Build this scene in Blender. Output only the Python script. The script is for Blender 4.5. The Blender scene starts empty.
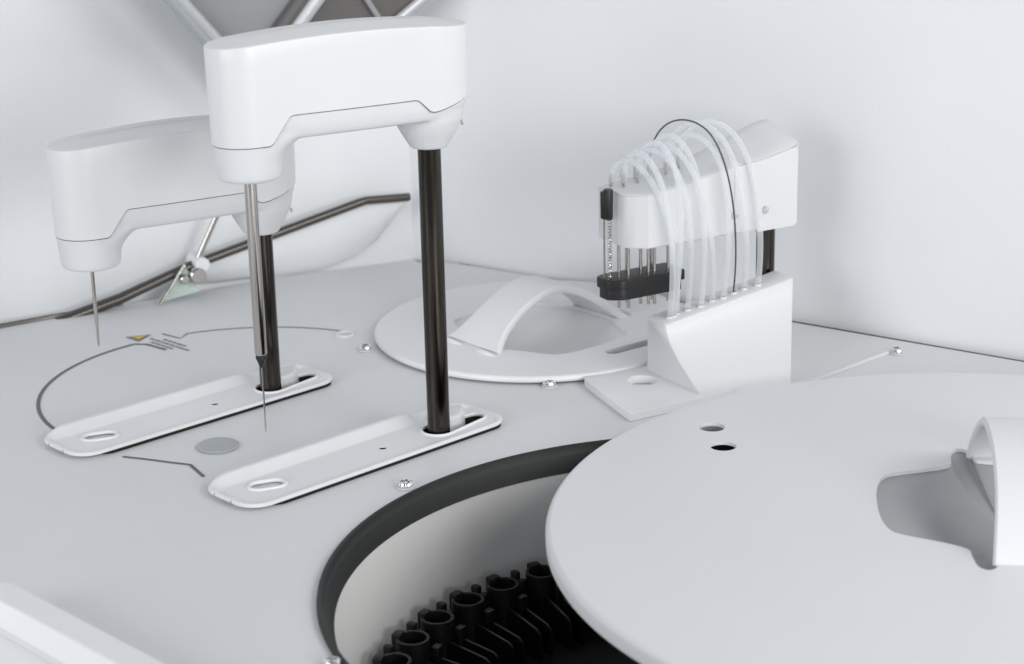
import bpy, bmesh, math, random
from mathutils import Vector, Matrix
from math import sin, cos, pi, radians, sqrt, atan2
random.seed(4)
C = bpy.context.scene.collection
sc = bpy.context.scene

# ------------------------------------------------------------------ materials
def mat(name, col, rough=.4, metal=0., bump=0., bscale=900., spec=.5, coat=0., vary=0., dust=0.):
    m = bpy.data.materials.new(name); m.use_nodes = True
    nt = m.node_tree; b = nt.nodes['Principled BSDF']
    b.inputs['Base Color'].default_value = (*col, 1)
    b.inputs['Roughness'].default_value = rough
    b.inputs['Metallic'].default_value = metal
    b.inputs['Specular IOR Level'].default_value = spec
    b.inputs['Coat Weight'].default_value = coat
    tc = nt.nodes.new('ShaderNodeTexCoord')
    if bump:
        n = nt.nodes.new('ShaderNodeTexNoise'); n.inputs['Scale'].default_value = bscale
        n.inputs['Detail'].default_value = 3
        bp = nt.nodes.new('ShaderNodeBump'); bp.inputs['Strength'].default_value = bump
        bp.inputs['Distance'].default_value = .0002
        nt.links.new(tc.outputs['Object'], n.inputs['Vector'])
        nt.links.new(n.outputs['Fac'], bp.inputs['Height'])
        nt.links.new(bp.outputs['Normal'], b.inputs['Normal'])
    if vary:
        n = nt.nodes.new('ShaderNodeTexNoise'); n.inputs['Scale'].default_value = 9
        n.inputs['Detail'].default_value = 6; n.inputs['Roughness'].default_value = .6
        r = nt.nodes.new('ShaderNodeMapRange')
        r.inputs['To Min'].default_value = rough - vary; r.inputs['To Max'].default_value = rough + vary
        nt.links.new(tc.outputs['Object'], n.inputs['Vector'])
        nt.links.new(n.outputs['Fac'], r.inputs['Value'])
        nt.links.new(r.outputs['Result'], b.inputs['Roughness'])
        mx = nt.nodes.new('ShaderNodeMixRGB'); mx.inputs['Color1'].default_value = (*[c * .965 for c in col], 1)
        mx.inputs['Color2'].default_value = (*[min(1, c * 1.03) for c in col], 1)
        nt.links.new(n.outputs['Fac'], mx.inputs['Fac']); last = mx
        if dust:                                    # sparse specks and a few hair scratches
            for sc_, stretch, lim, amt in ((70, (1, 1, 1), .035, dust), (34, (1, .045, 1), .012, -dust * .5)):
                mp = nt.nodes.new('ShaderNodeMapping'); mp.inputs['Scale'].default_value = stretch; mp.inputs['Rotation'].default_value = (0, 0, .9 if stretch[1] < 1 else 0)
                v = nt.nodes.new('ShaderNodeTexVoronoi'); v.inputs['Scale'].default_value = sc_
                nt.links.new(tc.outputs['Object'], mp.inputs['Vector']); nt.links.new(mp.outputs['Vector'], v.inputs['Vector'])
                lt = nt.nodes.new('ShaderNodeMath'); lt.operation = 'LESS_THAN'; lt.inputs[1].default_value = lim
                nt.links.new(v.outputs['Distance'], lt.inputs[0])
                sp = nt.nodes.new('ShaderNodeSeparateColor'); nt.links.new(v.outputs['Color'], sp.inputs['Color'])
                g2 = nt.nodes.new('ShaderNodeMath'); g2.operation = 'LESS_THAN'; g2.inputs[1].default_value = .22
                nt.links.new(sp.outputs[0], g2.inputs[0])
                ml = nt.nodes.new('ShaderNodeMath'); ml.operation = 'MULTIPLY'
                nt.links.new(lt.outputs[0], ml.inputs[0]); nt.links.new(g2.outputs[0], ml.inputs[1])
                m2 = nt.nodes.new('ShaderNodeMixRGB'); k = 1 - amt; m2.inputs['Color2'].default_value = (*[min(.9, c * k) for c in col], 1)
                nt.links.new(ml.outputs[0], m2.inputs['Fac']); nt.links.new(last.outputs['Color'], m2.inputs['Color1']); last = m2
        nt.links.new(last.outputs['Color'], b.inputs['Base Color'])
    return m
M = dict(
    white=mat('white moulded plastic', (.67, .672, .68), .30, bump=.12, bscale=1500, vary=.05),
    shell=mat('pale grey moulded plastic', (.64, .65, .665), .42, bump=.12, bscale=1500, vary=.04),
    deck=mat('powder coated deck', (.685, .69, .70), .46, bump=.25, bscale=1400, vary=.07, dust=.25),
    lid=mat('satin lid plastic', (.685, .695, .71), .40, bump=.2, bscale=1200, vary=.06, dust=.18),
    plate=mat('slot plate plastic', (.76, .765, .775), .4, bump=.15, bscale=1200, vary=.04),
    wall=mat('white painted panel', (.76, .775, .79), .5, bump=.1, bscale=600, vary=.05, dust=.2),
    well=mat('well liner plastic', (.74, .735, .725), .4, vary=.04),
    black=mat('black plastic', (.0055, .0055, .006), .42, bump=.2, bscale=900),
    void=mat('dark cavity', (.004, .004, .004), .8),  # also paints the shade gap under the slot plates
    rubber=mat('black rubber', (.011, .012, .0118), .55, bump=.4, bscale=700, vary=.06),
    gap=mat('dark joint', (.03, .03, .032), .7),
    line=mat('printed grey ink', (.13, .13, .14), .6),
    ink=mat('printed black ink', (.22, .22, .22), .6),
    yellow=mat('printed yellow ink', (.62, .47, .05), .6),
    steel=mat('brushed steel', (.50, .475, .45), .14, 1., bump=.05, bscale=2500),
    chrome=mat('polished chrome', (.8, .8, .8), .1, 1.),
    dark_metal=mat('dark anodised column', (.050, .043, .036), .16, 1., bump=.05, bscale=2500, coat=.2),
    alu=mat('matt aluminium', (.52, .53, .55), .45, 1.),
    cap=mat('grey satin cap', (.43, .45, .455), .4, .3),
    hood=mat('grey cover lining', (.30, .305, .315), .5, vary=.05),
    pale_bar=mat('pale grey frame bar', (.55, .56, .58), .4, .3),
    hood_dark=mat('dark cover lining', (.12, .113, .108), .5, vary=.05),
    green=mat('pale green label', (.50, .60, .55), .5),
    deep=mat('deep black plastic', (.0035, .0035, .0038), .4),
    recess=mat('lid grey with recess shade', (.33, .335, .345), .38, bump=.15, bscale=1200, vary=.04),  # darker than the lid: shade in the hand recess put into the colour
    rail=mat('dark bronze rail', (.11, .102, .094), .25, .7),
    glow=mat('white knob', (.78, .79, .8), .3),
)
def tube_mat(name, tint, opa):
    m = bpy.data.materials.new(name); m.use_nodes = True
    nt = m.node_tree; out = nt.nodes['Material Output']; b = nt.nodes['Principled BSDF']
    b.inputs['Base Color'].default_value = (*tint, 1); b.inputs['Roughness'].default_value = .22; b.inputs['Specular IOR Level'].default_value = .35
    b.inputs['Subsurface Weight'].default_value = 0
    tr = nt.nodes.new('ShaderNodeBsdfTransparent'); tr.inputs['Color'].default_value = (.97, .98, .99, 1)
    tl = nt.nodes.new('ShaderNodeBsdfTranslucent'); tl.inputs['Color'].default_value = (*tint, 1)
    a = nt.nodes.new('ShaderNodeMixShader'); a.inputs['Fac'].default_value = .5
    nt.links.new(b.outputs['BSDF'], a.inputs[1]); nt.links.new(tl.outputs['BSDF'], a.inputs[2])
    lw = nt.nodes.new('ShaderNodeLayerWeight'); lw.inputs['Blend'].default_value = .3
    r = nt.nodes.new('ShaderNodeMapRange'); r.inputs['To Min'].default_value = opa; r.inputs['To Max'].default_value = min(1, opa + .42)
    nt.links.new(lw.outputs['Facing'], r.inputs['Value'])
    mx = nt.nodes.new('ShaderNodeMixShader')
    nt.links.new(r.outputs['Result'], mx.inputs['Fac'])
    nt.links.new(tr.outputs['BSDF'], mx.inputs[1]); nt.links.new(a.outputs['Shader'], mx.inputs[2])
    nt.links.new(mx.outputs['Shader'], out.inputs['Surface'])
    return m
M['tube'] = tube_mat('clear silicone tube', (.93, .94, .95), .36)
M['dark_tube'] = mat('dark tube', (.06, .065, .07), .3)

# ------------------------------------------------------------------ mesh helpers
def mesh_of(bm, name, m, ang=35):
    bmesh.ops.recalc_face_normals(bm, faces=bm.faces)
    me = bpy.data.meshes.new(name); bm.to_mesh(me); bm.free()
    me.materials.append(M[m]); me.shade_smooth(); me.set_sharp_from_angle(angle=radians(ang))
    return me
def obj(name, me, parent=None, loc=(0, 0, 0), rot=0):
    o = bpy.data.objects.new(name, me); C.objects.link(o); o.location = loc; o.rotation_euler = (0, 0, rot)
    if parent: o.parent = parent
    return o
def build(name, bm, m, parent=None, loc=(0, 0, 0), rot=0, ang=35):
    return obj(name, mesh_of(bm, name, m, ang), parent, loc, rot)
def tag(o, label, cat, group=None):
    o['label'] = label; o['category'] = cat
    if group: o['group'] = group
    return o
def thing(name, label, cat, loc, rot=0, group=None):
    o = bpy.data.objects.new(name, None); C.objects.link(o); o.empty_display_size = .02
    o.location = loc; o.rotation_euler = (0, 0, rot)
    return tag(o, label, cat, group)
def structure(o):
    o['kind'] = 'structure'; return o
def loft(bm, rings, closed=True, cap0=True, cap1=True):
    vs = [[bm.verts.new(p) for p in r] for r in rings]
    n = len(vs[0])
    for a, b in zip(vs, vs[1:]):
        for i in range(n if closed else n - 1):
            j = (i + 1) % n
            bm.faces.new((a[i], a[j], b[j], b[i]))
    if cap0: bm.faces.new(vs[0])
    if cap1: bm.faces.new(vs[-1][::-1])
    return vs
def prism(bm, pts, z0, z1, bev=0., seg=3):
    """upright prism; both rims rounded by bev"""
    t = bmesh.new()
    a = [t.verts.new((x, y, z0)) for x, y in pts]; b = [t.verts.new((x, y, z1)) for x, y in pts]
    n = len(pts)
    f0 = t.faces.new(a); f1 = t.faces.new(b)
    for i in range(n):
        j = (i + 1) % n; t.faces.new((a[i], a[j], b[j], b[i]))
    bmesh.ops.recalc_face_normals(t, faces=t.faces)
    if bev:
        e = [e for e in t.edges if f1 in e.link_faces]
        bmesh.ops.bevel(t, geom=e, offset=bev, segments=seg, profile=.5, affect='EDGES')
    merge(bm, t)
def merge(bm, t, mtx=None):
    me = bpy.data.meshes.new('tmp'); t.to_mesh(me); t.free()
    if mtx: me.transform(mtx)
    bm.from_mesh(me); bpy.data.meshes.remove(me)
def box(bm, x0, x1, y0, y1, z0, z1, bev=0., mtx=None, seg=2):
    t = bmesh.new()
    bmesh.ops.create_cube(t, size=1)
    for v in t.verts: v.co = Vector(((x0 + x1) / 2 + v.co.x * (x1 - x0), (y0 + y1) / 2 + v.co.y * (y1 - y0), (z0 + z1) / 2 + v.co.z * (z1 - z0)))
    if bev: bmesh.ops.bevel(t, geom=list(t.edges), offset=bev, segments=seg, profile=.5, affect='EDGES')
    merge(bm, t, mtx)
def lathe(bm, prof, cx=0, cy=0, n=48, caps=True):
    rings = [[(cx + r * cos(2 * pi * i / n), cy + r * sin(2 * pi * i / n), z) for i in range(n)] for r, z in prof]
    loft(bm, rings, True, caps, caps)
def ring(bm, prof, cx=0, cy=0, n=160):
    """closed section swept round an axis"""
    rings = [[(cx + r * cos(2 * pi * i / n), cy + r * sin(2 * pi * i / n), z) for r, z in prof] for i in range(n)]
    vs = [[bm.verts.new(p) for p in r] for r in rings]; k = len(prof)
    for i in range(n):
        a, b = vs[i], vs[(i + 1) % n]
        for j in range(k): bm.faces.new((a[j], a[(j + 1) % k], b[(j + 1) % k], b[j]))
def sweep(bm, pts, r, n=10, caps=True):
    pts = [Vector(p) for p in pts]; rings = []
    up = Vector((0, 0, 1)); d = (pts[1] - pts[0]).normalized()
    if abs(d.dot(up)) > .95: up = Vector((1, 0, 0))
    x = d.cross(up).normalized()
    for i, p in enumerate(pts):
        d = (pts[min(i + 1, len(pts) - 1)] - pts[max(i - 1, 0)]).normalized()
        x = (x - d * x.dot(d)).normalized(); y = d.cross(x)
        rr = r[i] if isinstance(r, (list, tuple)) else r
        rings.append([p + x * rr * cos(2 * pi * k / n) + y * rr * sin(2 * pi * k / n) for k in range(n)])
    loft(bm, rings, True, caps, caps)
def bez(p0, p1, p2, p3, n=24):
    p0, p1, p2, p3 = map(Vector, (p0, p1, p2, p3)); out = []
    for i in range(n + 1):
        t = i / n; s = 1 - t
        out.append(p0 * s ** 3 + p1 * 3 * s * s * t + p2 * 3 * s * t * t + p3 * t ** 3)
    return out
def stadium(x0, y0, x1, y1, r, n=12, r1=None):
    r1 = r if r1 is None else r1
    a = atan2(y1 - y0, x1 - x0); p = []
    for i in range(n + 1):
        t = a - pi / 2 + pi * i / n; p.append((x1 + r1 * cos(t), y1 + r1 * sin(t)))
    for i in range(n + 1):
        t = a + pi / 2 + pi * i / n; p.append((x0 + r * cos(t), y0 + r * sin(t)))
    return p
def rrect(x0, x1, y0, y1, r, n=8):
    p = []
    for cx, cy, a in ((x1 - r, y1 - r, 0), (x0 + r, y1 - r, pi / 2), (x0 + r, y0 + r, pi), (x1 - r, y0 + r, 1.5 * pi)):
        for i in range(n + 1): p.append((cx + r * cos(a + pi / 2 * i / n), cy + r * sin(a + pi / 2 * i / n)))
    return p
def round_poly(pts, r, n=5):
    """rounds every corner of a polygon; r number or list"""
    out = []; k = len(pts)
    for i in range(k):
        p = Vector(pts[i]); a = Vector(pts[i - 1]); b = Vector(pts[(i + 1) % k])
        rr = r[i] if isinstance(r, (list, tuple)) else r
        u = a - p; v = b - p
        d = min(rr, u.length * .48, v.length * .48)
        s = p + u.normalized() * d; e = p + v.normalized() * d
        for j in range(n + 1):
            t = j / n; q = s * (1 - t) ** 2 + p * 2 * t * (1 - t) + e * t * t
            out.append((q.x, q.y))
    return out
def bake(o):
    bpy.context.view_layer.update()
    dg = bpy.context.evaluated_depsgraph_get()
    me = bpy.data.meshes.new_from_object(o.evaluated_get(dg)); old = o.data
    o.modifiers.clear(); o.data = me; me.name = old.name; bpy.data.meshes.remove(old)
    return o
def cut(o, bms, ang=35):
    cs = []
    for b in bms:
        bmesh.ops.recalc_face_normals(b, faces=b.faces)
        me = bpy.data.meshes.new('cutter'); b.to_mesh(me); b.free()
        c = bpy.data.objects.new('cutter', me); C.objects.link(c); cs.append(c)
        md = o.modifiers.new('b', 'BOOLEAN'); md.object = c; md.operation = 'DIFFERENCE'; md.solver = 'EXACT'
    bake(o)
    for c in cs: bpy.data.objects.remove(c)
    o.data.shade_smooth(); o.data.set_sharp_from_angle(angle=radians(ang))
    return o
def bevel_sharp(o, w, seg=3, ang=40):
    md = o.modifiers.new('bev', 'BEVEL'); md.width = w; md.segments = seg; md.limit_method = 'ANGLE'; md.angle_limit = radians(ang)
    md.harden_normals = True; md.use_clamp_overlap = True
    o.data.shade_smooth(); wn = o.modifiers.new('wn', 'WEIGHTED_NORMAL'); wn.weight = 100; wn.keep_sharp = True
    bake(o); return o
def cprism(pts, z0, z1):
    b = bmesh.new(); prism(b, pts, z0, z1); return b
def circ(cx, cy, r, n=48): return [(cx + r * cos(2 * pi * i / n), cy + r * sin(2 * pi * i / n)) for i in range(n)]
def sstep(a, b, x):
    t = max(0, min(1, (x - a) / (b - a))); return t * t * (3 - 2 * t)
def lerp_tab(tab, x):
    if x <= tab[0][0]: return tab[0][1]
    for (a, u), (b, v) in zip(tab, tab[1:]):
        if x <= b: return u + (v - u) * (x - a) / (b - a)
    return tab[-1][1]

# ------------------------------------------------------------------ measured places
WELL = (.1113, -.4593); LIDB = (.2746, -.4267); LIDR = (.0195, -.0030)
POST1 = (-.0496, -.2240); POST2 = (-.1707, -.1310)
ARM = radians(30); PLATE = radians(43.5)

# ------------------------------------------------------------------ setting: deck, joint, walls
edge = [(-1.2, -.383), (-.4039, .041), (-.2911, .1150), (-.1801, .1757), (-.096, .2054), (-.0788, .2088), (-.0613, .2074),
        (-.0437, .1993), (-.0263, .1882), (.0247, .1525), (.2218, .0052), (.3683, -.0997), (1.1, -.630), (1.1, -1.0), (-1.2, -1.0)]
bm = bmesh.new(); prism(bm, edge[::-1], -.004, 0)
deck = structure(build('deck', bm, 'deck'))
def place(pts, o, a):
    return [(o[0] + x * cos(a) - y * sin(a), o[1] + x * sin(a) + y * cos(a)) for x, y in pts]
slot_pts = stadium(.002, .002, .034, .001, .0125, r1=.0065)
cut(deck, [cprism(circ(*WELL, .2180, 160), -.01, .01), cprism(circ(*LIDR, .105, 96), -.01, .01),
           cprism(place(slot_pts, POST1, PLATE), -.01, .01), cprism(place(slot_pts, POST2, PLATE), -.01, .01),
           cprism(circ(-.1286, .002, .0052, 32), -.01, .01)])
bm = bmesh.new(); prism(bm, [(x * 1.0 + (0 if abs(x) > .9 else 0), y + .3 if y > -.9 else y) for x, y in edge[::-1]], -.02, -.007)
sub = structure(build('lower_deck', bm, 'gap'))
cut(sub, [cprism(circ(*WELL, .2200, 160), -.05, .05), cprism(circ(*LIDR, .107, 96), -.05, .05)])
bm = bmesh.new(); box(bm, -1.2, 1.1, -1.0, .5, -.26, -.25)
structure(build('floor', bm, 'void'))

K = Vector((-.083, .238, 0)); WA = radians(28)
WU = Vector((cos(WA), sin(WA), 0)); WN = Vector((sin(WA), -cos(WA), 0))
def W(s, off, z): return K + WU * s + WN * off + Vector((0, 0, z))
bm = bmesh.new()
p = [W(-1.3, 0, -.006), W(.02, 0, -.006), W(.02, 0, .9), W(-1.3, 0, .9)]
loft(bm, [[q for q in p], [q - WN * .02 for q in p]])
structure(build('rear_wall', bm, 'wall'))
RU = Vector((.7315, -.5302, 0)).normalized(); RN = Vector((RU.y, -RU.x, 0))
if RN.y > 0: RN = -RN
R0 = Vector((-.083, .236, 0)) + RN * .001
bm = bmesh.new()
p = [R0 + RU * s + Vector((0, 0, z)) for s, z in ((-.03, -.006), (1.5, -.006), (1.5, .9), (-.03, .9))]
loft(bm, [p, [q - RN * .02 for q in p]])
structure(build('side_wall', bm, 'wall'))
bm = bmesh.new()
a = [Vector((x, y, -.0012)) for x, y in ((-.0330, .1900), (-.0263, .1842), (.0247, .1485), (.2218, .0012), (.3683, -.1037), (1.1, -.634))]
b = [R0 + RU * (s0) - RN * .004 + Vector((0, 0, -.0012)) for s0 in (.035, .05, .13, .37, .55, 1.45)]
va = [bm.verts.new(q) for q in a]; vb = [bm.verts.new(q) for q in b]
for i in range(5): bm.faces.new((va[i], va[i + 1], vb[i + 1], vb[i]))
structure(build('wall_joint', bm, 'gap'))
# pale ledge that closes the strip between deck and rear wall
bm = bmesh.new()
p = [W(-1.3, -.001, -.0045), W(-.004, -.001, -.0045), W(-.004, .0325, -.0045), W(-1.3, .0325, -.0045)]
loft(bm, [p, [q - Vector((0, 0, .002)) for q in p]])
structure(build('ledge', bm, 'deck'))

# printed markings on the deck
def flat(bm, pts, z=.0004):
    v = [bm.verts.new((x, y, z)) for x, y in pts]; bm.faces.new(v)
def ribbon(bm, pts, w, z=.0004):
    L = []; R = []
    for i, p in enumerate(pts):
        p = Vector(p); d = (Vector(pts[min(i + 1, len(pts) - 1)]) - Vector(pts[max(i - 1, 0)])).normalized()
        nrm = Vector((-d.y, d.x)) * w / 2
        L.append(bm.verts.new((*(p + nrm), z))); R.append(bm.verts.new((*(p - nrm), z)))
    for i in range(len(pts) - 1): bm.faces.new((L[i], L[i + 1], R[i + 1], R[i]))
CC = Vector((-.1948, -.114)); CR = .1405
def arc(a0, a1, n=60): return [(CC.x + CR * cos(radians(a0 + (a1 - a0) * i / n)), CC.y + CR * sin(radians(a0 + (a1 - a0) * i / n))) for i in range(n + 1)]
bm = bmesh.new(); a = arc(221, 132, 70); ribbon(bm, a + [(-.2790, -.0110), (-.2621, -.0255)], .0026); build('printed_outline', bm, 'line', deck)
bm = bmesh.new(); a = arc(60, 114, 60); ribbon(bm, a + [(-.2557, .0024), (-.2718, .0153)], .0016); build('printed_outline', bm, 'line', deck)
bm = bmesh.new(); ribbon(bm, [(-.2535, -.2499), (-.243, -.2535), (-.232, -.2575), (-.220, -.2625), (-.2075, -.2669), (-.2065, -.2685), (-.1955, -.2883)], .0022)
build('printed_outline', bm, 'line', deck)
bm = bmesh.new(); flat(bm, [(-.2990, .0085), (-.2868, -.0035), (-.2795, .0140)], .0004)
sg = build('warning_triangle', bm, 'ink', deck)
bm = bmesh.new(); flat(bm, [(-.2938, .0072), (-.2870, .0000), (-.2825, .0108)], .0008); build('triangle_fill', bm, 'yellow', sg)
bm = bmesh.new()
t = Vector((.0316, -.0297)).normalized(); nn = Vector((-t.y, t.x)); random.seed(9)
for r, (off, s0, s1) in enumerate(((.0052, .010, .037), (.0, .000, .043), (-.0052, .008, .034))):
    s = s0
    while s < s1:
        l = random.uniform(.003, .007); p = Vector((-.2790, .0040)) + t * s + nn * off
        flat(bm, [p - nn * .0011, p + t * l - nn * .0011, p + t * l + nn * .0011, p + nn * .0011]); s += l + .0012
build('printed_caption', bm, 'ink', deck)

# ------------------------------------------------------------------ pipetting arms
AL = .122; AR = .0252
def arm_outline():
    o = []
    N = 110; E = 20
    for i in range(N): o.append((AL * i / N, 1, pi / 2))
    for i in range(E + 1): o.append((AL, 0, pi / 2 - pi * i / E))
    for i in range(1, N): o.append((AL * (1 - i / N), 1, -pi / 2))
    for i in range(E + 1): o.append((0, 0, -pi / 2 - pi * i / E))
    return o
def arm_pt(m, a, r):
    q = r * (1.035 - .155 * m / AL)
    return (m + q * cos(a), q * sin(a) * (1 + .05 * sin(pi * m / AL)))
def ztop(x): return .2698 + .0045 * sin(pi * max(0, min(1, (x + .025) / .172)))
ZB = [(-.026, .2285), (-.012, .2245), (.004, .2203), (.0085, .2198), (.0110, .2206), (.0185, .2278), (.021, .2286), (.1010, .2286), (.1035, .2278), (.1145, .2128), (.1165, .2116), (.15, .2112)]
def drft(z): return .0007 * max(0, (.270 - z)) / .06
def cover_mesh():
    bm = bmesh.new(); o = arm_outline(); rings = []
    for f in (.02, .25, .5, .7, .85):
        rings.append([(*arm_pt(m, a, (AR - .0016) * f), ztop(m + AR * f * cos(a)) + .0022 * (1 - f * f)) for m, _, a in o])
    for k in range(6):
        t = pi / 2 * k / 5; e = .0016
        rings.append([(*arm_pt(m, a, AR - e + e * sin(t)), ztop(m + AR * cos(a)) - e * .75 + e * .75 * cos(t)) for m, _, a in o])
    def zb(m, a): return lerp_tab(ZB, m + AR * cos(a))
    for k in range(1, 7):
        r_ = []
        for m, _, a in o:
            zt = ztop(m + AR * cos(a)) - .0013; z = zt + (zb(m, a) - zt) * k / 6
            r_.append((*arm_pt(m, a, AR - drft(z)), z))
        rings.append(r_)
    for d, dz in ((.0004, -.0003), (.0018, -.0002), (.0020, .004)):
        rings.append([(*arm_pt(m, a, AR - drft(zb(m, a)) - d), zb(m, a) + dz) for m, _, a in o])
    loft(bm, rings, True, True, True)
    return mesh_of(bm, 'cover', 'white', 32)
def shell_mesh():
    bm = bmesh.new(); o = arm_outline()
    def lev(r, z, m0=0, m1=AL): return [(*arm_pt(min(max(m, m0), m1), a, r), z) for m, _, a in o]
    loft(bm, [lev(.0185, .2128, .004, AL - .004), lev(.0208, .2138, .004, AL - .004), lev(.0222, .2165, .004, AL - .004), lev(AR - .0019, .221), lev(AR - .0015, .2268), lev(AR - .0018, .235)])
    lathe(bm, [(.0170, .1888), (.0186, .1893), (.0194, .1912), (.0208, .2080), (.0211, .2112), (.0211, .2125), (.0209, .235)], AL, 0, 64)
    lathe(bm, [(.0105, .1925), (.0122, .1931), (.0136, .1958), (.0185, .2040), (.0215, .2108), (.0226, .217), (.0226, .226), (.0225, .236)], 0, 0, 64)
    # web that blends cup into bar
    t = bmesh.new()
    loft(t, [[(x, y, z) for x, y in stadium(AL - dx, 0, AL, 0, rr_, 20)] for z, dx, rr_ in ((.1975, .0002, .0192), (.2040, .0030, .0198), (.2085, .0070, .0203), (.2120, .0120, .0206), (.2150, .0190, .0207), (.2168, .0280, .0207), (.2265, .0290, .0207))]); merge(bm, t)
    o_ = build('s', bm, 'shell')
    md = o_.modifiers.new('r', 'REMESH'); md.mode = 'VOXEL'; md.voxel_size = .0010
    md = o_.modifiers.new('s', 'SMOOTH'); md.iterations = 14; md.factor = .5
    bake(o_); me = o_.data; bpy.data.objects.remove(o_)
    me.materials.clear(); me.materials.append(M['shell']); me.shade_smooth(); me.name = 'shell'
    return me
def seam_mesh():
    bm = bmesh.new(); o = arm_outline(); rr = []
    for d, dz in ((.0004, .0003), (.0004, -.0007), (.0030, -.0007), (.0030, .0003)):
        rr.append([(*arm_pt(m, a, AR - .0007 - d), lerp_tab(ZB, m + AR * cos(a)) + dz) for m, _, a in o])
    loft(bm, rr + [rr[0]], True, False, False)
    return mesh_of(bm, 'seam', 'gap', 40)
COVER, SHELL, SEAM = cover_mesh(), shell_mesh(), seam_mesh()
bm = bmesh.new(); lathe(bm, [(.0021, -.0003), (.0030, -.0001), (.0030, .0010), (.0024, .0016), (.001, .0017)], n=20); SCREWCAP = mesh_of(bm, 'screw', 'chrome')
def pipette_arm(label, foot, yaw, dz, kind):
    t = thing('pipetting_arm', label, 'pipetting arm', (foot[0], foot[1], dz), yaw + pi, 'pipetting arms over the deck')
    cv = obj('cover', COVER, t); obj('seam', SEAM, cv); obj('shell', SHELL, t)
    s = obj('screw', SCREWCAP, t, (-.0185, .0085, .2085)); s.rotation_euler = (0, radians(-78), radians(-25))
    bm = bmesh.new(); lathe(bm, [(.0074, -.03 - dz), (.0074, .1925), (.0070, .196)], n=40); build('column', bm, 'dark_metal', t)
    if kind == 'tube':
        bm = bmesh.new(); lathe(bm, [(.0038, .198), (.0038, .0785), (.0035, .0775)], AL, 0, 32)
        pr = build('probe_tube', bm, 'steel', t)
        bm = bmesh.new(); lathe(bm, [(.0033, .0778), (.0035, .0750), (.0030, .0742), (.0013, .0695), (.0008, .069)], AL, 0, 24); build('collar', bm, 'black', pr)
        bm = bmesh.new(); lathe(bm, [(.00055, .072), (.00055, .030), (.0003, .0265)], AL, 0, 10); build('needle', bm, 'steel', pr)
    else:
        bm = bmesh.new(); lathe(bm, [(.00125, .198), (.00125, .150), (.0009, .147), (.0008, .1365), (.0006, .134), (.0003, .133)], AL, 0, 14)
        build('needle', bm, 'steel', t)
    return t
pipette_arm('tall white pipetting arm in front, thick steel probe tube with thin needle', POST1, ARM, .0016, 'tube')
pipette_arm('lower white pipetting arm behind, only a bare thin needle under its head', POST2, ARM + radians(1.2), -.0752, 'needle')

# ------------------------------------------------------------------ slot plates under the columns
SX, SY = .0045, .0065                # the column stands a little off the plate's middle
PX0, PX1, PY0, PY1, PRC = -.1725 + SX, .0435 + SX, -.0265 + SY, .0285 + SY, .0165
def plate_h(x, y, t):
    h = .0036
    k = sstep(-.170 + SX, -.150 + SX, x) * (1 - sstep(-.001, .0035, x))
    f = max(0, min(1, (y - .0140 - SY) / .0100)); h += .0046 * (f * (.75 + .25 * f)) * (.25 + .75 * k)
    if t < .0035: h = max(h, .0046) if t > .0012 else (max(h, .0048) - (.0012 - t) * .6)
    elif t < .0055: h = h + (max(h, .0046) - h) * (1 - (t - .0035) / .002)
    return h
def plate_mesh():
    bm = bmesh.new(); rings = []
    def rr(t, nS=60, nC=8):
        a, b = (PX1 - PX0) / 2 - t, (PY1 - PY0) / 2 - t; r = max(PRC - t, .0004); r = min(r, b * .999, a)
        cx, cy = (PX0 + PX1) / 2, (PY0 + PY1) / 2; p = []
        for sx, sy, a0 in ((1, 1, 0), (-1, 1, pi / 2), (-1, -1, pi), (1, -1, 1.5 * pi)):
            c = (cx + sx * (a - r), cy + sy * (b - r))
            for i in range(nC + 1):
                th = a0 + pi / 2 * i / nC; p.append((c[0] + r * cos(th), c[1] + r * sin(th)))
            # straight run to the next corner
            nx, ny = {(1, 1): (-1, 1), (-1, 1): (-1, -1), (-1, -1): (1, -1), (1, -1): (1, 1)}[(sx, sy)]
            d = (cx + nx * (a - r), cy + ny * (b - r)); ns = nS if ny == sy else 10
            e = (d[0] + r * cos(a0 + pi / 2), d[1] + r * sin(a0 + pi / 2)); q = p[-1]
            for i in range(1, ns): p.append((q[0] + (e[0] - q[0]) * i / ns, q[1] + (e[1] - q[1]) * i / ns))
        return p
    rings.append([(x, y, .0025) for x, y in rr(.0004)])
    rings.append([(x, y, .0029) for x, y in rr(0)])
    hb = (PY1 - PY0) / 2
    for t in (0, .0004, .0008, .0012, .0020, .0030, .0035, .0042, .005, .0055, .007, .0085, .010, .0115, .013, .0145, .016, .018, .020, .022, .024, hb - .0012, hb - .0003):
        rings.append([(x, y, plate_h(x, y, t)) for x, y in rr(t)])
    vs = loft(bm, rings, True, True, False)
    last = vs[-1]; bmesh.ops.contextual_create(bm, geom=last)
    return bm
bm = plate_mesh(); po = build('plate_body', bm, 'plate', ang=50)
slot_cut = stadium(.0005, .0012, .034, .001, .0108, r1=.0058)
cut(po, [cprism(slot_cut, -.01, .03), cprism(stadium(-.1450 + SX, .0020 + SY, -.1360 + SX, -.0016 + SY, .0056), -.01, .03), cprism(circ(-.0505 + SX, -.0035 + SY, .0028, 20), -.01, .03)]
    + [cprism([(-.180, y - .0011), (PX0 + .0055, y - .0011), (PX0 + .0055, y + .0011), (-.180, y + .0011)], -.01, .03) for y in (.0115 + SY, -.0055 + SY)], 50)
PLATE_ME = po.data; bpy.data.objects.remove(po)
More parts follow.
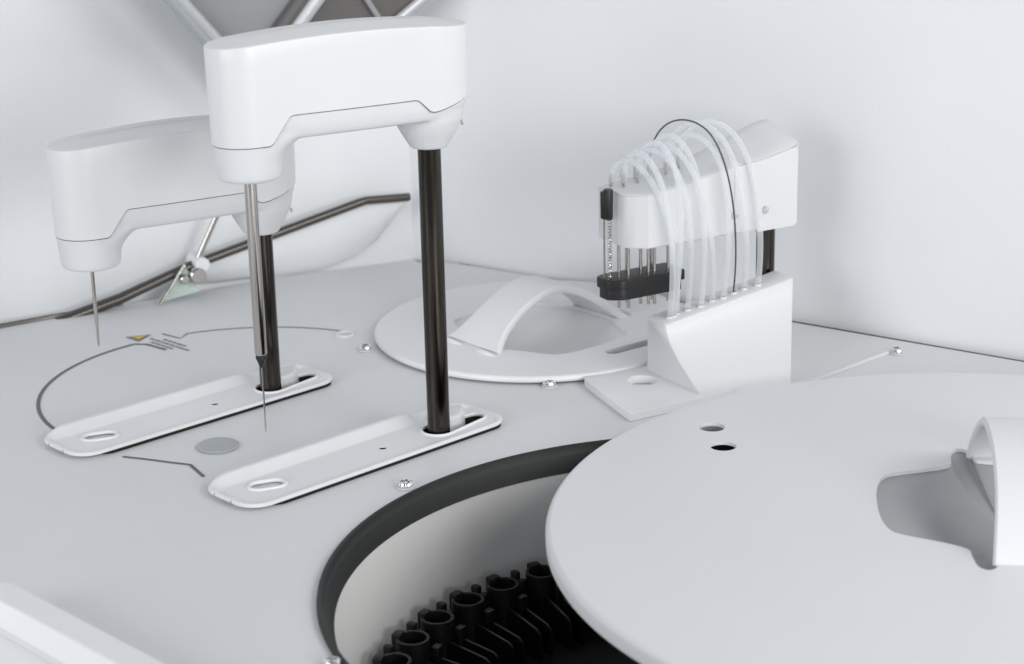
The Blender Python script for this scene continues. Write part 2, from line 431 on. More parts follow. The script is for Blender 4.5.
def rim_mesh(pts, r, z):
    bm = bmesh.new(); n = len(pts); vs = []
    for i, p in enumerate(pts):
        d = (Vector(pts[(i + 1) % n]) - Vector(pts[i - 1])).normalized(); nx = Vector((-d.y, d.x, 0))
        vs.append([bm.verts.new(Vector((*p, z)) + nx * r * cos(2 * pi * k / 8) + Vector((0, 0, r * .9 * sin(2 * pi * k / 8)))) for k in range(8)])
    for i in range(n):
        a, b = vs[i], vs[(i + 1) % n]
        for k in range(8): bm.faces.new((a[k], a[(k + 1) % 8], b[(k + 1) % 8], b[k]))
    return bm
RIM1 = mesh_of(rim_mesh(stadium(.0005, .0012, .034, .001, .0113, r1=.0063), .0011, .0038), 'slot_rim', 'plate', 60)
RIM2 = mesh_of(rim_mesh(stadium(-.1450 + SX, .0020 + SY, -.1360 + SX, -.0016 + SY, .0068), .0015, .0034), 'recess_rim', 'plate', 60)
bm = bmesh.new(); prism(bm, rrect(PX0 + .016, PX1 - .003, PY0 + .0010, PY1 - .004, .012), .0002, .0026); ft = build('foot', bm, 'void')  # black filler added under the plate, its colour standing for the shadow gap
cut(ft, [cprism(slot_pts, -.01, .03), cprism(stadium(-.1450 + SX, .0020 + SY, -.1360 + SX, -.0016 + SY, .0082), -.01, .03)]); GAP_SHADE = ft.data; bpy.data.objects.remove(ft)
bm = bmesh.new(); prism(bm, round_poly([(.0085, .0010), (.0190, .0004), (.0250, .0032), (.0315, .0085), (.0350, .0150), (.0300, .0190), (.0080, .0190)][::1], .003), -.004, .0098, .0026); PLUG = mesh_of(bm, 'slot_plug', 'white')
def pocket():
    bm = bmesh.new(); p = stadium(.002, .002, .034, .001, .0123, r1=.0063)
    loft(bm, [[(x, y, .0019) for x, y in p], [(x, y, -.030) for x, y in p]], True, False, True); return bm
POCKET = mesh_of(pocket(), 'slot_pocket', 'void')
bm = bmesh.new(); prism(bm, stadium(-.1450 + SX, .0020 + SY, -.1360 + SX, -.0016 + SY, .0078), .0003, .0017); RFLOOR = mesh_of(bm, 'recess_floor', 'shell')
for foot, lab in ((POST1, 'white slotted floor plate under the front arm column'), (POST2, 'white slotted floor plate under the rear arm column')):
    t = thing('slot_plate', lab, 'plate', (*foot, 0), PLATE, 'slot plates')
    b = obj('plate_body', PLATE_ME, t); obj('slot_rim', RIM1, b); obj('recess_rim', RIM2, b); obj('recess_floor', RFLOOR, b)
    obj('foot', GAP_SHADE, t); obj('slot_plug', PLUG, t); obj('slot_pocket', POCKET, t)  # foot is the black filler that paints shade under the plate edge

# ------------------------------------------------------------------ small deck fittings
bm = bmesh.new(); lathe(bm, [(.0133, .0002), (.0138, .0008), (.0138, .0014), (.0128, .0020), (.0110, .0021)], n=48)
tag(build('round_cap', bm, 'cap', loc=(-.1939, -.2356, 0)), 'flat grey round cap on the deck between the two slotted plates', 'cap')
bm = bmesh.new(); ring(bm, [(.0052, -.003), (.0052, .0010), (.0058, .0016), (.0072, .0016), (.0080, .0008), (.0080, .0002)], n=40)
t = tag(build('grommet', bm, 'white', loc=(-.1286, .002, 0)), 'small white ring around a hole in the deck behind the rear column', 'ring')
bm = bmesh.new(); lathe(bm, [(.0051, -.0035), (.0051, -.0030)], n=24); build('hole_floor', bm, 'shell', t)
def screw_mesh():
    bm = bmesh.new(); lathe(bm, [(.0034, .0010), (.0046, .0011), (.0048, .0026), (.0042, .0038), (.0028, .0044)], n=32)
    o = build('s', bm, 'chrome')
    cr = []
    for a in (0, pi / 2):
        b = bmesh.new(); box(b, -.0028, .0028, -.0006, .0006, .0026, .006, mtx=Matrix.Rotation(a + .4, 4, 'Z')); cr.append(b)
    cut(o, cr, 30); me = o.data; bpy.data.objects.remove(o); return me
SCREW = screw_mesh()
bm = bmesh.new(); lathe(bm, [(.0054, .0002), (.0058, .0005), (.0056, .0009), (.0035, .0011)], n=32); WASH = mesh_of(bm, 'washer', 'deck')
for x, y, lab in ((-.1103, -.0318, 'chrome screw beside the left rim of the small round lid'), (.0254, -.1244, 'chrome screw in front of the small round lid rim'),
                  (-.0677, -.3077, 'chrome screw between the front slotted plate and the black gasket'), (-.0937, -.5440, 'chrome screw at the lower left of the black gasket, bottom of the photo'),
                  (.2815, -.0678, 'chrome screw at the end of the white stay strip near the wall')):
    t = thing('screw', lab, 'screw', (x, y - .006, 0), random.uniform(0, 1.5), 'screws in the deck')
    obj('head', SCREW, t); obj('washer', WASH, t)
bm = bmesh.new(); lathe(bm, [(.0018, .0002), (.0020, .0008), (.0012, .0014)], n=16)
tag(build('pin', bm, 'alu', loc=(-.0257, .1174, 0)), 'tiny metal pin on the deck behind the small round lid', 'pin')
bm = bmesh.new()
p0, p1 = Vector((.205, -.1383, 0)), Vector((.2750, -.0740, 0)); d = (p1 - p0).normalized(); nx = Vector((-d.y, d.x, 0)) * .0014
loft(bm, [[p0 - nx + Vector((0, 0, .0002)), p0 + nx + Vector((0, 0, .0002)), p0 + nx * .6 + Vector((0, 0, .0024)), p0 - nx * .6 + Vector((0, 0, .0024))],
          [p1 - nx + Vector((0, 0, .0002)), p1 + nx + Vector((0, 0, .0002)), p1 + nx * .6 + Vector((0, 0, .0024)), p1 - nx * .6 + Vector((0, 0, .0024))]])
tag(build('stay_strip', bm, 'white'), 'thin white stay strip on the deck running from the large lid to a screw', 'strip')

# ------------------------------------------------------------------ lids with hand recess and strap handle
def recess_pts(k=1., plain=False):
    q = [(-.0755, 0), (-.0750, .016), (-.0732, .030), (-.0692, .0415), (-.0615, .0472), (-.0440, .0545), (-.0300, .0625), (-.0285, .0720), (-.0265, .0850), (-.0215, .0895), (-.0165, .0850), (-.0145, .0740), (-.010, .0700)]
    if plain: q = q[:6] + [(-.0320, .0605), (-.018, .0660)]
    right = [(-x, y) for x, y in q[::-1]]
    top = q + right
    return [(x * k, y * k) for x, y in top + [(x, -y) for x, y in top[::-1][1:-1]]]
def catmull(pts, n=4):
    out = []; k = len(pts)
    for i in range(k):
        p0, p1, p2, p3 = (Vector(pts[(i + j - 1) % k]) for j in range(4))
        for s in range(n):
            t = s / n
            q = .5 * ((2 * p1) + (p2 - p0) * t + (2 * p0 - 5 * p1 + 4 * p2 - p3) * t * t + (3 * p1 - p0 - 3 * p2 + p3) * t ** 3)
            out.append((q.x, q.y))
    return out
def lid(name, label, centre, yaw, R, z0, z1, hoff, k, sh, depth, soft, holes, m, span=.080):
    t = thing(name, label, 'lid', (centre[0], centre[1], z0), yaw)
    h = z1 - z0
    bm = bmesh.new()
    prof = [(R * .9, 0), (R - .004, 0), (R - .0008, .0006), (R, .002)]
    prof += [(R - e + e * cos(a), h - e + e * sin(a)) for e in (min(.0035, h * .5),) for a in [pi / 2 * i / 6 for i in range(7)]]
    prof += [(R * .9, h), (R * .1, h)]
    prof = prof[1:]
    prof = [(R * .1, h - .0024), (R - .009, h - .0024), (R - .006, h - .0034), (R - .006, 0)] + prof if h > .008 else [(R * .1, 0), (R * .9, 0)] + prof
    lathe(bm, prof, 0, 0, 200)
    b = build('lid_body', bm, m)
    rp = catmull([(x + hoff[0], y + hoff[1]) for x, y in recess_pts(k, soft > .001)], 3)
    cs = [cprism(rp, -.05, .05)] + [cprism(p, -.05, .05) for p in holes]
    cut(b, cs)
    if soft: bevel_sharp(b, soft, 3, 50)
    b.parent = t
    # dished floor of the hand recess
    bm = bmesh.new(); rings = []
    for f in (1.03, 1.0, .96, .92, .87, .81, .74, .66, .57, .47, .36, .25, .14, .02):
        ring_ = []
        for x, y in rp:
            X, Y = (x - hoff[0]) * f, (y - hoff[1]) * f
            d = depth * (1 - .85 * sstep(.018 * k, .078 * k, abs(X)))
            ring_.append((hoff[0] + X, hoff[1] + Y, h - .0026 - d * (1 - min(1, f) ** 2)))
        rings.append(ring_)
    low = [[(x, y, z - .0015) for x, y, z in r] for r in rings[::-1]]
    loft(bm, rings + low, True, False, False)
    build('hand_recess', bm, m if soft > .001 else 'recess', t, ang=60)  # large lid floor has its shade painted in as darker grey
    # strap handle: an arched band
    bm = bmesh.new(); rings = []; pw, pq = (1.75, 1.0) if soft > .001 else (2.3, .8); b0 = span * k; n = 48
    for i in range(n + 1):
        u = -1 + 2 * i / n
        y = b0 * u; z = sh * (1 - abs(u) ** pw) ** pq
        w = (.0205 + .0030 * abs(u) ** 4) * (.95 if k < 1 else 1) + (.0075 * abs(u) ** 7 if k < 1 else 0)
        # normal of the curve for thickness
        e = 1e-3; u2 = min(1, u + e); u1 = max(-1, u - e)
        dz = sh * ((1 - abs(u2) ** pw) ** pq - (1 - abs(u1) ** pw) ** pq); dy = b0 * (u2 - u1)
        l = sqrt(dz * dz + dy * dy); ny, nz = -dz / l, dy / l; th = .0031 if soft > .001 else .0026; sec = []
        for cx, cz in ((-w, -.5), (-w, .5), (-w + .0012, 1), (w - .0012, 1), (w, .5), (w, -.5), (w - .0012, -1), (-w + .0012, -1)):
            sec.append((hoff[0] + (0 if soft > .001 else .0050) + cx, hoff[1] + y + ny * cz * th, h - .0012 + z + nz * cz * th))
        rings.append(sec)
    loft(bm, rings)
    build('strap_handle', bm, m, t, ang=40)
    # low raised lips beside the strap feet
    for sx in (-1, 1) if soft > .001 else ():
        for sy in (-1, 1):
            bm = bmesh.new(); x = hoff[0] + sx * .0225 * k; y = hoff[1] + sy * .084 * k
            sweep(bm, [(x - .015 * k, y - sy * .002, h - .0004), (x - .008 * k, y - sy * .0003, h + .0002), (x, y, h + .0004), (x + .008 * k, y - sy * .0003, h + .0002), (x + .015 * k, y - sy * .002, h - .0004)], [.0004, .0018, .0021, .0018, .0004], 10)
            build('lip', bm, m, t)
    return t, b
def to_local(p, c, yaw):
    dx, dy = p[0] - c[0], p[1] - c[1]
    return (dx * cos(yaw) + dy * sin(yaw), -dx * sin(yaw) + dy * cos(yaw))
YB = radians(-8)
hl = [circ(*to_local(p, LIDB, YB), .0083) for p in ((.1257, -.2674), (.129, -.3015))]
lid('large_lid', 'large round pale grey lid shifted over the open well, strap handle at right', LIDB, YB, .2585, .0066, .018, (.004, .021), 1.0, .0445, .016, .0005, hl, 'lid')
YR = radians(-50)
a_, b_ = to_local((.0735, -.0740), LIDR, YR), to_local((.1040, -.0515), LIDR, YR)
c_, d_ = to_local((.0869, -.1165), LIDR, YR), to_local((.1000, -.1050), LIDR, YR)
lid('small_lid', 'small round white lid with arched strap handle at the back of the deck', LIDR, YR, .125, .0016, .0066, (.0060, -.0030), .86, .0345, .026, .0022,
    [stadium(*a_, *b_, .0055), stadium(*c_, *d_, .0036)], 'plate', .0745)
bm = bmesh.new()
lathe(bm, [(.1045, -.008), (.1045, -.06), (.02, -.0605)], n=96, caps=False)
tag(build('reaction_pit', bm, 'void', loc=(*LIDR, 0)), 'dark round pit seen through the slots of the small lid', 'pit')

# ------------------------------------------------------------------ open well: gasket, liner, carousel
bm = bmesh.new()
ring(bm, [(.2202, .0004), (.2198, .0028), (.2186, .0034), (.2172, .0028), (.2160, -.0010), (.2152, -.0020), (.2148, -.0026), (.2122, -.0110), (.2112, -.0130), (.2140, -.0140), (.2176, -.0060), (.2177, .0004)], n=200)
tag(build('gasket', bm, 'rubber', loc=(*WELL, 0)), 'black rubber gasket ringing the open round well', 'gasket')
bm = bmesh.new()
ring(bm, [(.2118, -.0125), (.2105, -.12), (.2030, -.135), (.05, -.138), (.05, -.142), (.213, -.142), (.2145, -.0125)], n=160)
tag(build('well_liner', bm, 'well', loc=(*WELL, 0)), 'smooth pale liner wall inside the open round well', 'liner')
car = thing('sample_carousel', 'black ring carousel of tube holders down inside the well', 'carousel', (*WELL, -.0945))
bm = bmesh.new(); lathe(bm, [(.202, -.036), (.203, -.034), (.203, -.012), (.201, -.010), (.120, -.010), (.118, -.004), (.06, -.004)], n=120); build('rotor_disc', bm, 'void', car)
def holder_mesh():
    """local +x points outwards, origin under the ring"""
    bm = bmesh.new()
    ring(bm, [(.0082, -.008), (.0082, .0286), (.0086, .0290), (.0098, .0290), (.0102, .0286), (.0104, -.008)], n=36)
    box(bm, .0065, .0125, -.0040, .0040, -.008, .0308, .0012)           # back rest, a bit above the ring
    return bm
def tab_mesh():
    bm = bmesh.new(); box(bm, .0060, .0120, .0118, .0165, -.008, .0292, .0012)
    box(bm, .0010, .0055, .0100, .0150, -.008, .0250, .0008); return bm
def fin_mesh():
    bm = bmesh.new()
    for y0 in (-.0060, .0030):
        t = bmesh.new(); pts = [(-.0405, -.008), (-.0405, .006), (-.0395, .0095), (-.036, .0120), (-.012, .0165), (-.0085, .0165), (-.0085, -.008)]
        a = [t.verts.new((x, y0, z)) for x, z in pts]; b = [t.verts.new((x, y0 + .0016, z)) for x, z in pts]
        t.faces.new(a); t.faces.new(b[::-1])
        for i in range(len(pts)): t.faces.new((a[i], a[(i + 1) % len(pts)], b[(i + 1) % len(pts)], b[i]))
        merge(bm, t)
    box(bm, -.016, -.011, -.0075, -.0010, -.006, .0240, .0008)
    return bm
HOLD, TAB, FIN = mesh_of(holder_mesh(), 'tube_holder', 'black'), mesh_of(tab_mesh(), 'stop_tab', 'black'), mesh_of(fin_mesh(), 'fin', 'deep')
for i in range(13):
    a = radians(175.8 + 18.4 - 9.2 * i)
    h = obj('tube_holder', HOLD, car, (.1885 * cos(a), .1885 * sin(a), 0), a)
    obj('stop_tab', TAB, h); obj('fin', FIN, h)

# ------------------------------------------------------------------ manifold block on its base plate
bp = [(.0505, -.1345), (.0775, -.2060), (.150, -.1640), (.160, -.1300), (.148, -.085)]
for i in range(1, 9):
    a = radians(-26 - 50 * (i - 1) / 7); bp.append((LIDR[0] + .1275 * cos(a), LIDR[1] + .1275 * sin(a)))
bm = bmesh.new(); prism(bm, bp[::-1], .0003, .0060, .0008)
b = build('base_plate', bm, 'plate')
cut(b, [cprism(circ(.0905, -.1385, .0108), -.01, .02)])
tag(b, 'flat white base plate with a round hole under the tube manifold', 'base plate')
OB = Vector((.0955, -.1155, .006)); ux = Vector((cos(ARM), sin(ARM), 0)); ud = Vector((cos(ARM - pi / 2), sin(ARM - pi / 2), 0))
def bprof(k):   # k 0 left end .. 1 right end ; (depth, height) from back bottom round to front bottom
    H = .0395 + .0160 * k; D = .065 + (.074 - .065) * k; T = .022
    p = [(0, 0), (0, H - .0008), (.0008, H), (T - .002, H), (T, H - .001)]
    for i in range(1, 11):
        s = i / 10; p.append((T + (D - T) * (s ** 1.5), (H - .001) * (1 - s)))
    return p
bm = bmesh.new(); rings = []
for i, k in enumerate([0, .006, .03, .25, .5, .75, .97, .994, 1]):
    ins = .0008 if k in (0, 1) else 0
    pr = bprof(k); rings.append([OB + ux * (.1125 * k - .80 * k * max(0, d - .022)) + ud * (d + (ins if j < 3 else -ins)) + Vector((0, 0, z - (ins if 0 < j < 6 else 0) - (.0055 * sstep(.08, .35, k) if j in (0, len(pr) - 1) else 0))) for j, (d, z) in enumerate(pr)])
loft(bm, rings)
mb = build('tube_manifold', bm, 'white', ang=40); tag(mb, 'white sloping manifold block with tubes plugged into its top', 'manifold')

# ------------------------------------------------------------------ washing arm
WF = Vector((.1872, -.0513, 0))
wa = thing('washing_arm', 'white washing arm on a dark column with a row of needles and clear tubes', 'washing arm', WF, ARM + pi)
def wtop(x): return lerp_tab([(-.030, .1560), (-.008, .1560), (.0214, .1502), (.0437, .1482), (.0606, .1462), (.0872, .1408), (.132, .1360)], x)
def wcrown(x): return .0005 + .0150 * (1 - sstep(-.004, .072, x)) * sstep(-.024, -.008, x)
st = [-.0215, -.0205, -.018, -.014, -.009, -.003, .004, .012, .02, .03, .04, .05, .06, .075, .09, .105, .1185, .1240, .1285, .1310]
def wside(x):
    f = .022 if x > 0 else sqrt(max(0, 1 - (x / .022) ** 2)) * .022
    yb = -f; yf = f
    if x > .1185: yf = .022 - (x - .1185) * 1.0
    if x > .1285: yf = .022 - .0100 - (x - .1285) * 2.0
    return yb, yf
def wsec(x):
    yb, yf = wside(x); zt, zb = wtop(x) - .0012, .0985 if x <= .1285 else .0992
    return [(x, y, z) for y, z in ((yb, zb), (yb, zt), (yf, zt), (yf, zb + .0008), (yf - (.0008 if yf - yb > .003 else 0), zb))]
bm = bmesh.new(); loft(bm, [wsec(x) for x in st])
build('arm_housing', bm, 'white', wa, ang=30)
def wcap(x):
    yb, yf = wside(x); zt, c = wtop(x), wcrown(x)
    p = [(yb, zt - .0010), (yb, zt + c * .1)]
    for q in (.03, .1, .2, .32, .45, .6, .75, .88, .97): p.append((yb + (yf - yb) * q, zt + c * (1 - q) ** .9 * min(1, .15 + q * 7) + .0006 * q * (1 - q) * 4))
    p += [(yf, zt - .0003), (yf, zt - .0010)]
    return [(x, y, z) for y, z in p]
bm = bmesh.new(); loft(bm, [wcap(x) for x in st])
build('top_cap', bm, 'shell', wa, ang=30)
bm = bmesh.new(); pw = [(-.0100, .0990), (-.0070, .0970), (.0250, .0970), (.0260, .0990), (.0455, .0992), (.0455, wtop(.0455) - .0012), (.0214, wtop(.0214) - .0012), (-.0100, wtop(-.01) - .0012)]
loft(bm, [[(x, y, z) for x, z in pw] for y in (.0195, .0226)])
sp = build('side_panel', bm, 'white', wa)
for x in (.0217, .0484):
    o = obj('screw', SCREWCAP, wa, (x - .003, .0226 if x < .046 else .0222, .1125)); o.rotation_euler = (radians(-90), 0, 0)
bm = bmesh.new(); lathe(bm, [(.0066, .0002), (.0066, .105)], n=32); build('column', bm, 'dark_metal', wa)
bm = bmesh.new(); box(bm, .0055, .0125, .0045, .0085, .0002, .105, .0005); build('column_rail', bm, 'black', wa)
def nose(g): return round_poly([(.080 + g, -.0125 + g), (.080 + g, .0125 - g), (.1330 - g, .0125 - g), (.1425 - g, .0050 - g * .3), (.1425 - g, -.0085 + g * .3), (.1350 - g, -.0125 + g)], .003)
bm = bmesh.new(); prism(bm, nose(0), .0688, .0755, .0006); nb = build('nozzle_block', bm, 'black', wa)
bm = bmesh.new(); prism(bm, nose(.0018), .0610, .0686, .0005); build('lower_block', bm, 'black', nb)
NOZ = [(.1290, .0005), (.1240, .0050), (.1110, .0010), (.1075, .0055), (.1030, .0065), (.0910, .0060), (.118, -.006), (.0985, -.004)]
for x, y in NOZ:
    bm = bmesh.new(); lathe(bm, [(.0012, .0530), (.0012, .1000)], x, y, 12); build('needle', bm, 'steel', wa)
bm = bmesh.new(); lathe(bm, [(.0007, .0740), (.0007, .1215)], .1400, -.001, 10); rd = build('guide_rod', bm, 'steel', wa)
bm = bmesh.new(); n = 22 * 10
sweep(bm, [(.1382 + .0013 * cos(2 * pi * i / 10), .0030 + .0013 * sin(2 * pi * i / 10), .0757 + .044 * i / n) for i in range(n + 1)], .00036, 5); build('spring', bm, 'steel', wa)
bm = bmesh.new()
lathe(bm, [(.0024, .1190), (.0027, .1195), (.0028, .1375), (.0025, .1380)], .1400, -.0006, 20); lathe(bm, [(.0030, .1188), (.0032, .1193), (.0034, .1390), (.0030, .1400)], .1386, .0022, 20)
build('knob', bm, 'black', wa)
# stubs and tubes
def wl(x, y, z):  # washing arm local -> world
    a = ARM + pi; return Vector((WF.x + x * cos(a) - y * sin(a), WF.y + x * sin(a) + y * cos(a), z))
def bt(s, d=.011): # point on top of the manifold
    return OB + ux * s + ud * d + Vector((0, 0, .0395 + .016 * s / .109))
STARTS = [(.1270, -.012), (.1215, -.004), (.1160, -.014), (.1100, -.004), (.1050, -.014), (.0990, -.006), (.0935, -.014), (.0860, -.004), (.0800, -.013), (.074, -.006)]
ENDS = [.0163, .0095, .0257, .0125, .0470, .0360, .0658, .0556, .0752, .0862]
HT = [.020, .026, .025, .031, .028, .033, .042, .030, .036, .034]
for i, ((x, y), e, hh) in enumerate(zip(STARTS, ENDS, HT)):
    zt = wtop(x); p0 = wl(x, y, zt + .004)
    bm = bmesh.new(); lathe(bm, [(.0011, zt - .002), (.0011, zt + .010)], x, y, 12); build('tube_stub', bm, 'steel', wa)
    p3 = bt(e, .0125 + .002 * (i % 2)) + Vector((0, 0, -.001))
    fr = wl(0, 1, 0) - wl(0, 0, 0)
    dark = i == 6
    q = wl((.118 - e) * .62 + x * .38 + random.uniform(-.008, .009), .030 + random.uniform(-.008, .008), 0)
    top = p0.z + hh
    a_ = bez(p0, p0 + Vector((0, 0, hh * .9)), Vector((p0.x + (q.x - p0.x) * .45, p0.y + (q.y - p0.y) * .45, top + .001)), Vector((p0.x + (q.x - p0.x) * .7, p0.y + (q.y - p0.y) * .7, top - .006)), 16)
    t_ = (a_[-1] - a_[-2]).normalized()
    pts = a_ + bez(a_[-1], a_[-1] + t_ * .026, p3 + fr * .010 + (q - p3) * .12 + Vector((0, 0, .055 - q.z * 0 + p3.z * 0)), p3, 26)[1:]
    bm = bmesh.new(); sweep(bm, pts, .0006 if dark else random.uniform(.0019, .0022), 20)
    if dark:
        tag(build('dark_tube', bm, 'dark_tube'), 'thin dark tube arching highest over the washing arm among clear tubes', 'tube')
    else:
        tag(build('clear_tube', bm, 'tube', ang=180), 'clear flexible tube arching from the washing arm down into the white manifold', 'tube', 'clear tubes of the washing arm')
for i, e in enumerate(ENDS):
    bm = bmesh.new(); q = bt(e, .0125 + .002 * (i % 2)); ring(bm, [(.0021, -.001), (.0021, .0010), (.0027, .0010), (.0029, .0002), (.0029, -.001)], q.x, q.y, 20)
    for v in bm.verts: v.co.z += q.z
    build('socket', bm, 'shell', mb)

# ------------------------------------------------------------------ rear cover hinge, strut, hood
def wbar(bm, pts, r, n=14): sweep(bm, [W(*p) for p in pts], r, n)
bm = bmesh.new(); wbar(bm, [(-.330, .022, -.0035), (-.277, .022, .008), (-.2165, .022, .0262), (-.0625, .022, .0590), (-.0560, .022, .0600), (-.0150, .021, .0575)], [.0050, .0046, .0040, .0038, .0036, .0036])
b2 = bmesh.new(); sweep(b2, [(-1.15, -.3565, .0005), (-.4039, .0425, .0005), (-.318, .0985, .0005)], [.0026, .0026, .0020], 8)
tag(build('edge_trim', b2, 'rail'), 'thin dark trim along the far left edge of the deck', 'trim')
t = tag(build('hinge_rail', bm, 'rail'), 'dark sloping hinge rail low on the rear wall', 'rail')
bm = bmesh.new(); rings = []
for i in range(33):
    k = i / 32; s = -.212 + .197 * k
    top = lerp_tab([(-.212, .0225), (-.0620, .0545), (-.0560, .0555), (-.015, .0530)], s)
    bot = lerp_tab([(-.212, .0120), (-.205, .0065), (-.195, .0040), (-.140, .0020), (-.09, .0010), (-.060, .008), (-.040, .019), (-.026, .033), (-.018, .044), (-.015, .0510)], s)
    sec = []
    for j in range(9):
        f = j / 8; sec.append((s, .019 - .014 * f + .004 * sin(pi * f), top + (bot - top) * f))
    sec2 = [(a, o - .0025, z) for a, o, z in sec[::-1]]
    rings.append([W(*q) for q in sec + sec2])
loft(bm, rings)
tag(build('hinge_bracket', bm, 'wall', ang=50), 'white curved hinge bracket below the dark rail on the rear wall', 'bracket')
hg = thing('hinge', 'small metal hinge with white knob and pale green label', 'hinge', W(-.215, .027, 0))
def hbuild(name, bm, m): 
    o = build(name, bm, m); bpy.context.view_layer.update(); o.data.transform(Matrix.Translation(-hg.location)); o.parent = hg; return o
bm = bmesh.new(); p = [W(s, .0295, z) for s, z in ((-.249, .0015), (-.222, .0270), (-.2115, .0060))]
loft(bm, [p, [q - WN * .002 for q in p]]); hbuild('label', bm, 'green')
bm = bmesh.new(); wbar(bm, [(-.2475, .033, .001), (-.2240, .033, .0315)], .0013, 10); hbuild('rod', bm, 'steel')
def wcyl(bm, s, z, o0, o1, r, n=28, e=.001):
    rings = []
    for o_, rr in ((o0, r), (o1 - e, r), (o1, r - e)):
        rings.append([W(s + rr * cos(2 * pi * i / n), o_, z + rr * sin(2 * pi * i / n)) for i in range(n)])
    loft(bm, rings)
bm = bmesh.new(); wcyl(bm, -.2140, .0205, .010, .0365, .0068); hbuild('pivot', bm, 'steel')
bm = bmesh.new(); wcyl(bm, -.2090, .0285, .010, .0345, .0062); hbuild('knob', bm, 'glow')
bm = bmesh.new(); wcyl(bm, -.2250, .0190, .010, .0355, .0040); hbuild('spacer', bm, 'steel')
bm = bmesh.new()
wbar(bm, [(-.213, .026, .0280), (-.1895, .026, .0705)], .0024); wbar(bm, [(-.1895, .026, .0705), (-.1500, .028, .1420), (-.105, .034, .2100)], .0028)
tag(build('gas_strut', bm, 'steel'), 'thin metal gas strut rising from the hinge behind the rear arm', 'strut')
hd = thing('hood', 'raised grey hood underside with metal frame bars above the front arm', 'hood', W(-.13, .07, .17))
def hood_part(name, pts, off, th, m):
    bm = bmesh.new(); p = [W(s, off + (z - .16) * .12, z) for s, z in pts]
    loft(bm, [p, [q - WN * th for q in p]]); o = build(name, bm, m); o.data.transform(Matrix.Translation(-hd.location)); o.parent = hd
hood_part('lining', [(-.160, .168), (-.102, .168), (-.0480, .2175), (-.010, .246), (.05, .30), (-.28, .30)], .060, .004, 'hood')
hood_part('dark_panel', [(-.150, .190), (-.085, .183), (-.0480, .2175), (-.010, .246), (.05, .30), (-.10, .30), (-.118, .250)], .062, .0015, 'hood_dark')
def hood_bar(pts, r, m, name='frame_bar'):
    bm = bmesh.new(); wbar(bm, [(s, .066 + (z - .16) * .12, z) for s, z in pts], r, 12); o = build(name, bm, m); o.data.transform(Matrix.Translation(-hd.location)); o.parent = hd
hood_bar([(-.160, .170), (-.1935, .2120), (-.2245, .2490), (-.268, .300)], .0050, 'pale_bar')
hood_bar([(-.170, .170), (-.2010, .2100), (-.2330, .2500), (-.276, .300)], .0046, 'cap')
hood_bar([(-.160, .1850), (-.1389, .2132), (-.1168, .2398), (-.070, .296)], .0066, 'pale_bar')
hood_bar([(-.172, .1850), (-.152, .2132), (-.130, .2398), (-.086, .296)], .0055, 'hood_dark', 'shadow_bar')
hood_bar([(-.060, .222), (-.072, .240), (-.10, .28)], .0024, 'hood')
hood_bar([(-.090, .178), (-.0459, .2176), (-.0150, .2390), (.06, .295)], .0036, 'pale_bar')

# ------------------------------------------------------------------ raised tray at the near left corner
tr = (-.2640, -.4880)
ta = radians(-45)
def tl(x, y): return (tr[0] + x * cos(ta) - y * sin(ta), tr[1] + x * sin(ta) + y * cos(ta))
bm = bmesh.new()
def tring(ins, z, r): return [(*tl(x, y), z) for x, y in rrect(-.012 + ins, .40 - ins, -.30 + ins, .0 - ins, max(.002, r), 8)]
loft(bm, [tring(0, .0002, .010), tring(0, .0194, .010), tring(.0006, .020, .0095), tring(.0158, .0203, .006), tring(.0166, .0199, .0055), tring(.0200, .0075, .005), tring(.0225, .0062, .004)], True, True, True)
tag(build('tray', bm, 'plate', ang=24), 'white raised-rim tray at the lower left corner, out of focus', 'tray')

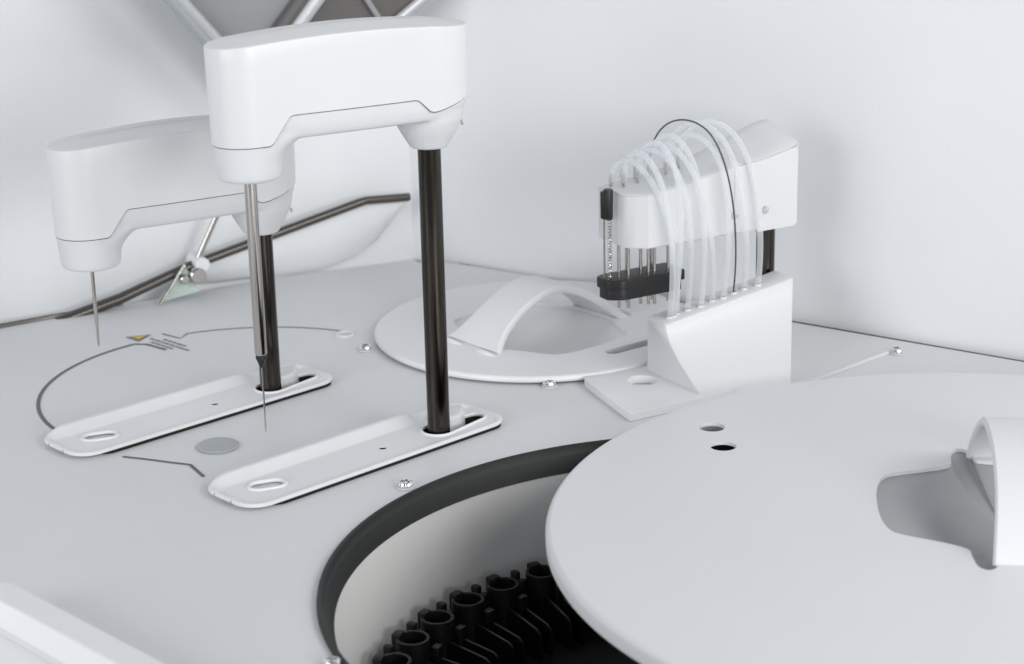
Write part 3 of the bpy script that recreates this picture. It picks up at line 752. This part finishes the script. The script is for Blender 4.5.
# ------------------------------------------------------------------ camera
F = 1950; PITCH = radians(17.5); ROLL = radians(-1.3); D = 1.5
fw = Vector((0, cos(PITCH), -sin(PITCH))); r0 = Vector((1, 0, 0)); u0 = r0.cross(fw)
rt = r0 * cos(ROLL) + u0 * sin(ROLL); up = u0 * cos(ROLL) - r0 * sin(ROLL)
cam = bpy.data.cameras.new('camera'); co = bpy.data.objects.new('camera', cam); C.objects.link(co)
mt = Matrix((rt, up, -fw)).transposed().to_4x4(); mt.translation = -fw * D; co.matrix_world = mt
cam.sensor_width = 36; cam.sensor_fit = 'HORIZONTAL'; cam.lens = 36 * F / 1024; cam.clip_start = .05; cam.clip_end = 50
cam.dof.use_dof = True; cam.dof.focus_distance = 1.26; cam.dof.aperture_fstop = 10
sc.camera = co

# ------------------------------------------------------------------ studio light
w = bpy.data.worlds.new('World'); sc.world = w; w.use_nodes = True
bg = w.node_tree.nodes['Background']; bg.inputs[0].default_value = (.88, .93, 1.0, 1); bg.inputs[1].default_value = .34
def softbox(name, loc, aim, sx, sy, power, col=(1, 1, 1)):
    l = bpy.data.lights.new(name, 'AREA'); l.shape = 'RECTANGLE'; l.size = sx; l.size_y = sy; l.energy = power; l.color = col
    o = bpy.data.objects.new(name, l); C.objects.link(o); o.location = loc
    o.rotation_euler = (Vector(aim) - Vector(loc)).to_track_quat('-Z', 'Y').to_euler(); return o
softbox('key_softbox', (.85, -1.85, .40), (.0, -.1, .10), .9, .4, 13.5, (1, .985, .965))
softbox('left_softbox', (-1.35, -1.6, .55), (.05, 0, .1), 1.1, .8, 15, (.96, .98, 1))
softbox('upper_softbox', (.98, -1.0, .85), (.0, -.35, 0), .6, .5, 6.5, (1, .99, .98))
l = bpy.data.lights.new('corner_spot', 'SPOT'); l.energy = 52; l.spot_size = radians(17.5); l.spot_blend = 1; l.shadow_soft_size = .25; l.color = (1, .99, .98)
o = bpy.data.objects.new('corner_spot', l); C.objects.link(o); o.location = (.20, -2.1, 1.4)
o.rotation_euler = (Vector((-.03, .17, .20)) - o.location).to_track_quat('-Z', 'Y').to_euler()
sc.view_settings.view_transform = 'Standard'; sc.view_settings.look = 'None'; sc.view_settings.exposure = 0; sc.view_settings.gamma = 1
